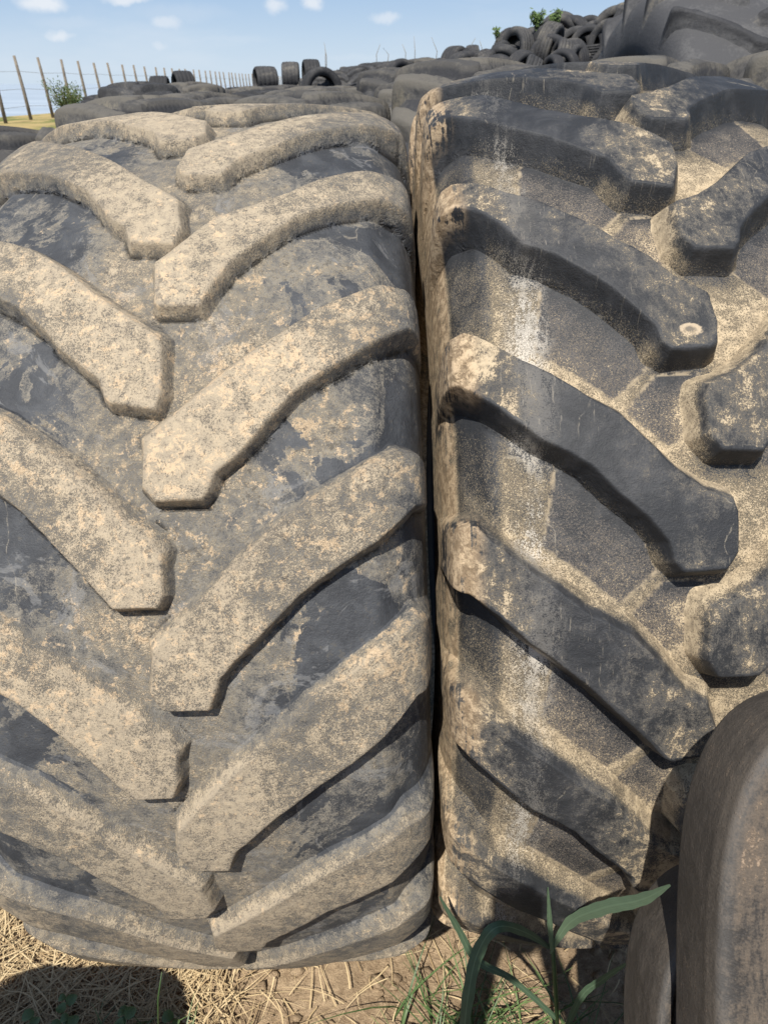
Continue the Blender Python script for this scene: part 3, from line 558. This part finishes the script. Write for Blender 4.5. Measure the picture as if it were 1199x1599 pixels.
skirt = (MX < -4.1) | (MX > 12.8) | (MY < YH-3.5) | (MY > YH+8); mz = np.where(skirt, GZ-.1, mz)
M_MOUND = simple('heap_earth', (.03, .03, .03), (.07, .062, .05), 5)
link('earth_mound', mesh_np('earth_mound', np.stack([MX, MY, mz], -1).reshape(-1, 3), grid_faces(*MX.shape)[:, ::-1], M_MOUND), None, kind='structure')
HG = 'car tyres thrown on the heap'
def drop(me, x, y, z, rot, sc=1., lbl=None, grp=HG):
    o = link('car_tyre', me, None, category='tyre', group=grp, label=lbl); o.location = (x, y, z); o.rotation_euler = rot; o.scale = (sc,)*3; return o
for i in range(230):
    y = YH-3.2+3.9*(i/250.)**.8; x0 = at(500, 130, y).x if i % 4 == 0 else at(675, 130, y).x; x = random.uniform(max(x0, hx[0]), 8.2)
    lying = random.random() < .45; z = heap_z(x, y)+random.uniform(-.05, .12)
    rot = (random.uniform(0, 6), PI/2+random.uniform(-.5, .5), random.uniform(0, 6)) if lying else (random.uniform(0, 6), random.uniform(-.4, .4), random.uniform(-1.4, 1.4))
    ci = random.randrange(4); lb = ('dark ribbed', 'grey ribbed', 'grey bald', 'black bald')[ci]+' car tyre '+('lying tilted' if lying else 'standing on edge')+(' low' if y < YH-1.4 else ' high')+' in the '+('far left end' if x < -1 else 'left part' if x < 1.2 else 'middle' if x < 3.6 else 'right part')+' of the heap'
    drop(cars[ci], x, y, z-(.1 if lying else 0), rot, random.uniform(.9, 1.25)*(1.15 if x < 1 else 1), lb)
for i in range(26):                                       # dark big tyres that carry the skyline up to the heap
    px = 490+i*8.2; Y = 17+random.uniform(-.6, .6); a = at(px, np.interp(px, [490, 560, 620, 705], [118, 103, 92, 90])+random.uniform(-2, 3), Y)
    o = link('tractor_tyre', random.choice([me_dark, me_far, me_dark]), None, category='tyre', group='far tractor tyres packed in rows', label='weathered tractor tyre packed into the blurred rows beyond the third')
    o.location = (a.x, Y, a.z-.87); o.rotation_euler = (random.uniform(0, 6), random.uniform(-.2, .2), random.uniform(-.6, .6))
# upright tyres that stand clear on the skyline
for px, top, w_, hgt, Y, yaw, lb in ((248, 118, 34, 33, 20, .1, 'left one of two dark tyres standing close together on the rows at left'), (284, 110, 42, 38, 20, .5, 'right one of two dark tyres standing close together on the rows at left'),
        (413, 103, 40, 32, 23, .4, 'dark tyre standing alone on the skyline between the two pairs'), (453, 96, 32, 34, 23, .06, 'left one of the pair of upright tyres near the middle of the skyline'), (485, 92, 30, 34, 23, .25, 'right one of the pair of upright tyres near the middle of the skyline')):
    a = at(px, top, Y); R0 = hgt/1285*Y*.58; o = drop(cars[3], a.x, Y, a.z-R0, (random.uniform(0, 3), 0, yaw), R0/.33, lb, 'upright tyres on the skyline')
    o.scale = (w_/1285*Y/.235*(.85 if yaw < .5 else .7), R0/.33, R0/.33)
    p = link('tractor_tyre', me_dark, None, category='tyre', group='far tractor tyres packed in rows', label='weathered tractor tyre packed into the blurred rows beyond the third')
    p.location = (a.x, Y+.05, a.z-2*R0-.86); p.rotation_euler = (random.uniform(0, 3), 0, .05)
for i in range(46):                                       # loose row tops further out, left of the heap
    Y = random.uniform(15, 30); px = random.uniform(150, 420) if i % 2 else random.uniform(230, 600); a = at(px, 150-(px-150)*.055+random.uniform(-3, 5), Y)
    o = link('tractor_tyre', random.choice([me_far, me_dark]), None, category='tyre', group='far tractor tyres packed in rows', label='weathered tractor tyre packed into the blurred rows beyond the third')
    o.location = (a.x, Y, a.z-.87); o.rotation_euler = (random.uniform(0, 6), 0, random.uniform(-.5, .5))

# ------------------------------------------------------------------ fence, shrubs
M_POST = simple('grey_wood', (.13, .11, .09), (.22, .19, .155), 3, .9); M_WIRE = simple('fence_wire', (.25, .25, .25), (.4, .4, .4), 3, .5)
def tube(name, pts, rad, mat, parent=None, n=8, **kw):
    bm = bmesh.new(); rings = []
    for i, p in enumerate(pts):
        p = Vector(p); d = (Vector(pts[min(i+1, len(pts)-1)])-Vector(pts[max(i-1, 0)])).normalized(); u = d.orthogonal().normalized(); v = d.cross(u)
        r = rad[i] if isinstance(rad, (list, tuple)) else rad
        rings.append([bm.verts.new(p+u*r*math.cos(a*2*PI/n)+v*r*math.sin(a*2*PI/n)) for a in range(n)])
    for A, B in zip(rings, rings[1:]):
        for k in range(n): bm.faces.new((A[k], A[(k+1) % n], B[(k+1) % n], B[k])).smooth = True
    bm.faces.new(rings[0][::-1]); bm.faces.new(rings[-1]); bmesh.ops.recalc_face_normals(bm, faces=bm.faces)
    me = bpy.data.meshes.new(name); bm.to_mesh(me); bm.free(); me.materials.append(mat); return link(name, me, parent, **kw)
fence = thing('wire_fence', 'row of bare wooden posts with thin wires along the water side', 'fence', (-19.5, 45, GZ))
post0 = tube('post', [(0, 0, -.3), (0, 0, 1.5), (-.04, 0, 3.02)], [.10, .09, .075], M_POST, None)
fx = lambda k: -19.4-.02*(k*3.2)+.0
for k in range(-1, 62):
    o = post0 if k == -1 else link('post', post0.data); o.parent = fence
    y = 44.6+3.2*k; o.location = (fx(k)+19.5, y-45, random.uniform(-.06, .02)); o.rotation_euler = (random.uniform(-.04, .04), -.03+random.uniform(-.035, .035), 0)
for h in (.7, 1.5, 2.3):
    tube('wire', [(fx(k)+19.5, 44.6+3.2*k-45, h-.05*(k % 2)) for k in range(-6, 62)], .011, M_WIRE, fence, 4)
M_LEAF = simple('shrub_leaf', (.055, .085, .03), (.12, .15, .055), 4, .7); M_STEM = simple('plant_stem', (.16, .12, .07), (.24, .19, .11), 4, .9)
def shrub(name, label, base, h, wd, n, leaf, seed, group=None, mat=None):
    t = thing(name, label, 'shrub' if name != 'weed' else 'plant', base, group=group); r = np.random.default_rng(seed); V, F = [], []
    stems = []
    for k in range(max(5, n//160)):
        a = r.uniform(0, 2*PI); tip = Vector((math.cos(a)*wd*.5*r.uniform(.2, 1), math.sin(a)*wd*.5*r.uniform(.2, 1), h*r.uniform(.6, 1))); stems.append(tip)
        tube('stem', [(tip.x*.1, tip.y*.1, -.05), (tip.x*.45, tip.y*.45, tip.z*.5), tuple(tip)], [.014*h, .01*h, .004*h], M_STEM, t, 5)
    for k in range(n):
        tip = stems[r.integers(len(stems))]; f = r.uniform(.15, 1.02); c = Vector((tip.x*f, tip.y*f, tip.z*f))+Vector(r.normal(size=3))*wd*.09
        d = Vector(r.normal(size=3)).normalized(); e = d.orthogonal().normalized(); L = leaf*r.uniform(.6, 1.3); i = len(V)
        V += [c-d*L, c+e*L*.35, c+d*L, c-e*L*.35]; F.append((i, i+1, i+2, i+3))
    link('foliage', mesh_np('foliage', [tuple(v) for v in V], F, mat or M_LEAF, smooth=False), t)
b0 = at(110, 178, 38); shrub('shrub', 'bushy green shrub beside the fence posts at upper left', (b0.x, 38, b0.z-.15), 1.35, 1.7, 2600, .06, 1)
for j, (px, py, Y, h) in enumerate(((185, 166, 40, 1.1), (205, 165, 42, 1.2))):
    a = at(px, py, Y); shrub('weed', ('left' if not j else 'right')+' one of two reddish dry weed clumps by the fence', (a.x, Y, a.z-.1), h, .9, 260, .05, 20+j, 'dry weeds by the fence', simple('dry_weed', (.20, .11, .08), (.26, .20, .10), 4))
for j, (px, py, h) in enumerate(((838, 44, .24), (864, 44, .24), (775, 60, .2))):
    a = at(px, py, YH-.2); shrub('weed', ('left of two green plants on top of the tyre heap', 'right of two green plants on top of the tyre heap', 'thin pale plant on the lower crest of the tyre heap')[j], (a.x, YH-.2, a.z), h, .32 if j < 2 else .2, 420 if j < 2 else 60, .04, 30+j, 'plants on the tyre heap', simple('bright_leaf', (.07, .115, .035), (.12, .17, .06), 5))
for j in range(9):
    px = random.uniform(640, 760) if j % 2 else random.uniform(500, 640); a = at(px, 100-(px-500)*.06, 17)
    tube('dry_stalk', [(a.x, 17, a.z-.3), (a.x+random.uniform(-.05, .05), 17, a.z+.1), (a.x+random.uniform(-.1, .1), 17, a.z+random.uniform(.2, .38))], [.008, .006, .003], M_STEM, None, 5, category='plant', group='dry stalks over the skyline', label='thin dry weed stalk rising above the tyre skyline')
# ------------------------------------------------------------------ straw, grass at our feet
m, t, b = material('straw'); rr = t.attr('tone'); t.put(b.inputs['Base Color'], t.mix(rr, (.30, .21, .11), (.62, .49, .29))); b.inputs['Roughness'].default_value = .8; M_STRAW = m
m, t, b = material('grass_blade'); rr = t.attr('tone'); o = t.new('ShaderNodeTexCoord').outputs['Object']
c = t.mix(rr, (.035, .075, .022), (.14, .21, .07)); c = t.mix(t.step(t.noise(o, 30, 4, .6), .55, .8, 0., .4), c, (.24, .25, .12)); t.put(b.inputs['Base Color'], c)
b.inputs['Roughness'].default_value = .5; b.inputs['Transmission Weight'].default_value = 0; M_GRASS = m
def strips(n, sampler, rnd):
    V, F, Tn = [], [], []
    for k in range(n):
        p, d, bend, L, wd, tone = sampler(rnd); side = Vector((-d.y, d.x, 0)); side = side.normalized() if side.length > 1e-4 else Vector((1, 0, 0)); i = len(V); q = Vector(p)
        for j in range(5):
            f = j/4.; c = q+d*L*f+bend*f*f*L; ww = wd*(1-.85*f*f)
            V += [c-side*ww, c+side*ww]; Tn += [tone, tone]
        F += [(i+2*j, i+2*j+1, i+2*j+3, i+2*j+2) for j in range(4)]
    return np.array([tuple(v) for v in V]), F, np.array(Tn)
def straw_s(r):
    x = r.uniform(-1.3, .75); y = r.uniform(.25, 1.15)
    if x > -.35 and r.random() < .85: x = r.uniform(-1.3, -.33)
    a = r.uniform(0, 2*PI); up = r.uniform(-.05, .25); z = GZ+r.uniform(.004, .035)
    return (x, y, z), Vector((math.cos(a), math.sin(a), up)), Vector((r.normal()*.25, r.normal()*.25, -up*.7)), r.uniform(.03, .16), r.uniform(.0007, .0019), r.random()
v, f, tn = strips(7500, straw_s, RNG); link('dry_straw', mesh_np('dry_straw', v, f, M_STRAW, dict(tone=tn)), None, kind='stuff', label='dry straw and dead grass littering the soil under the tyres')
def grass_s(r):
    cx = r.choice([.06, .12, .2, .26, .33, .40, -.62, -.5, -.42]); x = cx+r.normal()*.035; y = .66+r.normal()*.06
    a = r.uniform(0, 2*PI); L = r.uniform(.10, .30)*(1 if cx > 0 else .5)
    return (x, y, GZ), Vector((math.cos(a)*.35, math.sin(a)*.35-.1, 1)).normalized(), Vector((math.cos(a)*.6, math.sin(a)*.5, -.45)), L, r.uniform(.0012, .0032), r.random()*.8
v, f, tn = strips(330, grass_s, RNG); link('green_grass', mesh_np('green_grass', v, f, M_GRASS, dict(tone=tn)), None, kind='stuff', label='sparse green grass growing at the foot of the tyres')
def clods(n):
    base = bmesh.new(); bmesh.ops.create_icosphere(base, subdivisions=1, radius=1); bv = np.array([v.co[:] for v in base.verts]); bf = [[v.index for v in f.verts] for f in base.faces]; base.free()
    V, F = [], []
    for k in range(n):
        r = .003+.014*random.random()**3; c = np.array([random.uniform(-1.2, .7), random.uniform(.35, 1.1), GZ+r*.25]); q = bv*RNG.uniform(.6, 1.3, bv.shape)*r*np.array([1.2, 1, .7])+c
        F += [[i+len(V) for i in f] for f in bf]; V += [tuple(p) for p in q]
    return V, F
v, f = clods(1500); link('soil_clods', mesh_np('soil_clods', v, f, M_SOIL, smooth=False), None, kind='stuff', label='crumbs and small clods of dry soil on the ground')
def clover():
    V, F, Tn = [], [], []
    for k in range(150):
        cx = random.choice([-.98, -.93, -.88, -.62, -.70, -.50]); x = cx+random.gauss(0, .04); y = .62+random.gauss(0, .07); z = GZ+random.uniform(.03, .08)
        for l in range(3):
            a0 = random.uniform(0, .6)+l*2.09; i = len(V); r = random.uniform(.009, .016); c = Vector((x+math.cos(a0)*r, y+math.sin(a0)*r, z)); V.append(tuple(c)); Tn.append(.5)
            for q in range(8): a = q*PI/4; V.append((c.x+math.cos(a)*r*.85, c.y+math.sin(a)*r*.85, z+.004*math.cos(2*a+a0))); Tn.append(.6)
            F += [(i, i+1+q, i+1+(q+1) % 8, i+1+(q+1) % 8) for q in range(8)]
    return V, [f[:3] for f in F], Tn
v, f, tn = clover(); link('clover_patch', mesh_np('clover_patch', v, f, M_GRASS, dict(tone=np.array(tn))), None, kind='stuff', label='low green clover leaves in the straw at lower left')
def blade(name, pts, wds, parent, mat, fold=.12, tone=.6):
    P = [Vector(p) for p in pts]; n = 34; V = []; Tn = []
    def cr(t_):
        k = min(int(t_), len(P)-2); f = t_-k; a, b2, c, d = P[max(k-1, 0)], P[k], P[k+1], P[min(k+2, len(P)-1)]
        return .5*((2*b2)+(c-a)*f+(2*a-5*b2+4*c-d)*f*f+(3*b2-a-3*c+d)*f**3), wds[k]*(1-f)+wds[k+1]*f
    for i in range(n+1):
        tt = i/n*(len(P)-1)*.99999; p, w_ = cr(tt); d = cr(min(tt+.02, len(P)-1.0001))[0]-cr(max(tt-.02, 0))[0]
        view = p.normalized(); sd_ = d.cross(view).normalized(); nn = sd_.cross(d).normalized(); w_ *= 1+.06*math.sin(i*1.7)
        for k in np.linspace(-1, 1, 17): V.append(tuple(p+sd_*w_*k*(1+.04*math.sin(i*5.3+k*9))+nn*(w_*fold*abs(k)))); Tn.append(tone+(.4 if abs(k) < .07 else .16*(round((k+1)*8) % 2)-.06)+.05*math.sin(i*2.2+k*3))
    return link(name, mesh_np(name, V, grid_faces(n+1, 17), mat, dict(tone=np.array(Tn))), parent)
m, t, b = material('blue_green_blade'); rr = t.attr('tone'); t.put(b.inputs['Base Color'], t.mix(rr, (.025, .055, .03), (.16, .24, .15))); b.inputs['Roughness'].default_value = .62; b.inputs['Specular IOR Level'].default_value = .3; M_BLADE = m
A3 = lambda px, py, Y: tuple(at(px, py, Y))
gp = thing('grass_plant', 'tall broad-leaved grass plant arching in front of the right tyre', 'plant', (0, 0, 0))
tube('stem', [A3(872, 1660, .62), A3(868, 1560, .61), A3(862, 1470, .60)], [.0035, .0038, .0032], M_GRASS, gp)
blade('leaf', [A3(862, 1480, .60), A3(890, 1440, .57), A3(940, 1418, .51), A3(1000, 1405, .45), A3(1046, 1382, .41)], [.003, .0075, .0085, .0065, .0008], gp, M_BLADE, tone=.75)  # leaf tone raised so it reads sunlit where shade covers it
blade('leaf', [A3(858, 1480, .60), A3(820, 1456, .57), A3(775, 1448, .55), A3(745, 1490, .54), A3(730, 1560, .52), A3(722, 1640, .51)], [.003, .006, .0075, .009, .0085, .007], gp, M_BLADE, tone=.25)
blade('leaf', [A3(862, 1490, .60), A3(858, 1440, .58), A3(855, 1385, .56)], [.003, .004, .0006], gp, M_BLADE, tone=.6)
blade('leaf', [A3(868, 1590, .61), A3(800, 1530, .60), A3(745, 1500, .60), A3(715, 1450, .60), A3(686, 1400, .59)], [.004, .005, .006, .005, .001], gp, M_BLADE, tone=.35)
blade('leaf', [A3(870, 1640, .64), A3(905, 1560, .62), A3(940, 1530, .60), A3(985, 1500, .56)], [.003, .006, .005, .001], gp, M_BLADE, tone=.3)
tube('grass_shoot', [A3(248, 1640, .60), A3(247, 1560, .62), A3(253, 1518, .64)], [.0016, .0016, .0008], M_GRASS, None, 6, category='plant', label='thin single green shoot under the dusty left tyre')

# ------------------------------------------------------------------ the photographer, behind the lens (casts the shadow on the right tyre)
M_SKIN = simple('skin', (.42, .26, .19), (.5, .32, .24), 8, .6); M_SHIRT = simple('navy_cotton', (.03, .04, .09), (.045, .055, .11), 30, .9); M_JEANS = simple('denim', (.05, .08, .15), (.09, .12, .2), 40, .9)
M_HAIR = simple('dark_hair', (.03, .02, .015), (.06, .04, .03), 60, .7); M_CASE = simple('black_phone_case', (.02, .02, .02), (.03, .03, .03), 20, .45)
def skinned(name, V, E, R_, mat, parent, root=0, sub=2):
    me = bpy.data.meshes.new(name); me.from_pydata(V, E, []); me.materials.append(mat); o = link(name, me, parent)
    o.modifiers.new('skin', 'SKIN').use_smooth_shade = True
    for i, r in enumerate(R_): me.skin_vertices[0].data[i].radius = (r, r) if not isinstance(r, tuple) else r
    me.skin_vertices[0].data[root].use_root = True
    s_ = o.modifiers.new('smooth', 'SUBSURF'); s_.levels = s_.render_levels = sub; return o
ph = thing('phone', 'smartphone in a black case held up by the photographer', 'phone', (0, 0, 0)); ph.rotation_euler = (PI/2-PITCH, 0, 0)
bm = bmesh.new(); bmesh.ops.create_cube(bm, size=1); bmesh.ops.scale(bm, vec=(.080, .152, .010), verts=bm.verts); bmesh.ops.translate(bm, vec=(-.022, -.060, .012), verts=bm.verts)
bmesh.ops.bevel(bm, geom=[e for e in bm.edges if abs(e.verts[0].co.z-e.verts[1].co.z) > .005], offset=.012, segments=5, affect='EDGES'); me = bpy.data.meshes.new('case'); bm.to_mesh(me); bm.free(); me.materials.append(M_CASE); link('case', me, ph)
bm = bmesh.new(); bmesh.ops.create_cube(bm, size=1); bmesh.ops.scale(bm, vec=(.070, .142, .001), verts=bm.verts); bmesh.ops.translate(bm, vec=(-.022, -.060, .0178), verts=bm.verts)
me = bpy.data.meshes.new('screen'); bm.to_mesh(me); bm.free(); me.materials.append(simple('screen_glass', (.01, .01, .012), (.012, .012, .015), 5, .1)); link('screen', me, ph)
pe = thing('person', 'photographer in a navy shirt and jeans holding up a phone behind the lens', 'person', (0, -.55, GZ))
o0 = Vector((0, -.55, GZ)); q = lambda x, y, z: (x-o0.x, y-o0.y, z-o0.z)
V = [q(0,-.60,-.86), q(0,-.60,-.66), q(0,-.58,-.44), q(0,-.56,-.30), q(0,-.53,-.235), q(0,-.50,-.15), q(0,-.485,-.06), q(0,-.49,.0)]
E_ = [(i, i+1) for i in range(7)]; R_ = [.13, .12, .135, .12, .055, .062, .082, .06]
for sx in (-1, 1):
    k = len(V); V += [q(sx*.17,-.57,-.32), q(sx*.24,-.40,-.50), q(sx*.15,-.20,-.28), q(-.02+sx*.075,-.085,-.145), q(-.02+sx*.062,-.06,-.10)]; E_ += [(3, k), (k, k+1), (k+1, k+2), (k+2, k+3), (k+3, k+4)]; R_ += [.06, .045, .04, .026, .024]
    for f in range(4):
        j = len(V); zz = -.065-.018*f; V += [q(-.02+sx*.064, -.045-.002*f, zz), q(-.02+sx*.05, -.022, zz+.004), q(-.02+sx*.034, -.010, zz+.004)]; E_ += [(k+4, j), (j, j+1), (j+1, j+2)]; R_ += [.010, .009, .008]
    j = len(V); V += [q(-.02+sx*.05, -.072, -.095), q(-.02+sx*.03, -.065, -.080)]; E_ += [(k+4, j), (j, j+1)]; R_ += [.011, .009]
    j = len(V); V += [q(sx*.10,-.60,-.92), q(sx*.12,-.575,-1.30), q(sx*.13,-.60,GZ+.09), q(sx*.15,-.45,GZ+.035)]; E_ += [(0, j), (j, j+1), (j+1, j+2), (j+2, j+3)]; R_ += [.085, .055, .038, .035]
skinned('body', V, E_, R_, M_SKIN, pe)
V = [q(0,-.60,-.86), q(0,-.60,-.66), q(0,-.58,-.44), q(0,-.56,-.30)]; E_ = [(0,1),(1,2),(2,3)]; R_ = [.155, .15, .155, .135]
for sx in (-1, 1): k = len(V); V += [q(sx*.17,-.57,-.32), q(sx*.22,-.46,-.44)]; E_ += [(3, k), (k, k+1)]; R_ += [.075, .062]
skinned('shirt', V, E_, R_, M_SHIRT, pe)
V = [q(0,-.60,-.86)]; E_ = []; R_ = [.15]
for sx in (-1, 1): k = len(V); V += [q(sx*.10,-.60,-.94), q(sx*.12,-.575,-1.30), q(sx*.13,-.60,GZ+.09)]; E_ += [(0, k), (k, k+1), (k+1, k+2)]; R_ += [.105, .075, .06]
skinned('trousers', V, E_, R_, M_JEANS, pe)
for sx in (-1, 1): skinned('shoe', [q(sx*.13,-.63,GZ+.05), q(sx*.14,-.53,GZ+.05), q(sx*.15,-.42,GZ+.04)], [(0,1),(1,2)], [.045, .048, .038], M_CASE, pe)
skinned('hair', [q(0,-.53,-.07), q(0,-.52,.01), q(0,-.47,.045)], [(0,1),(1,2)], [.075, .08, .05], M_HAIR, pe)
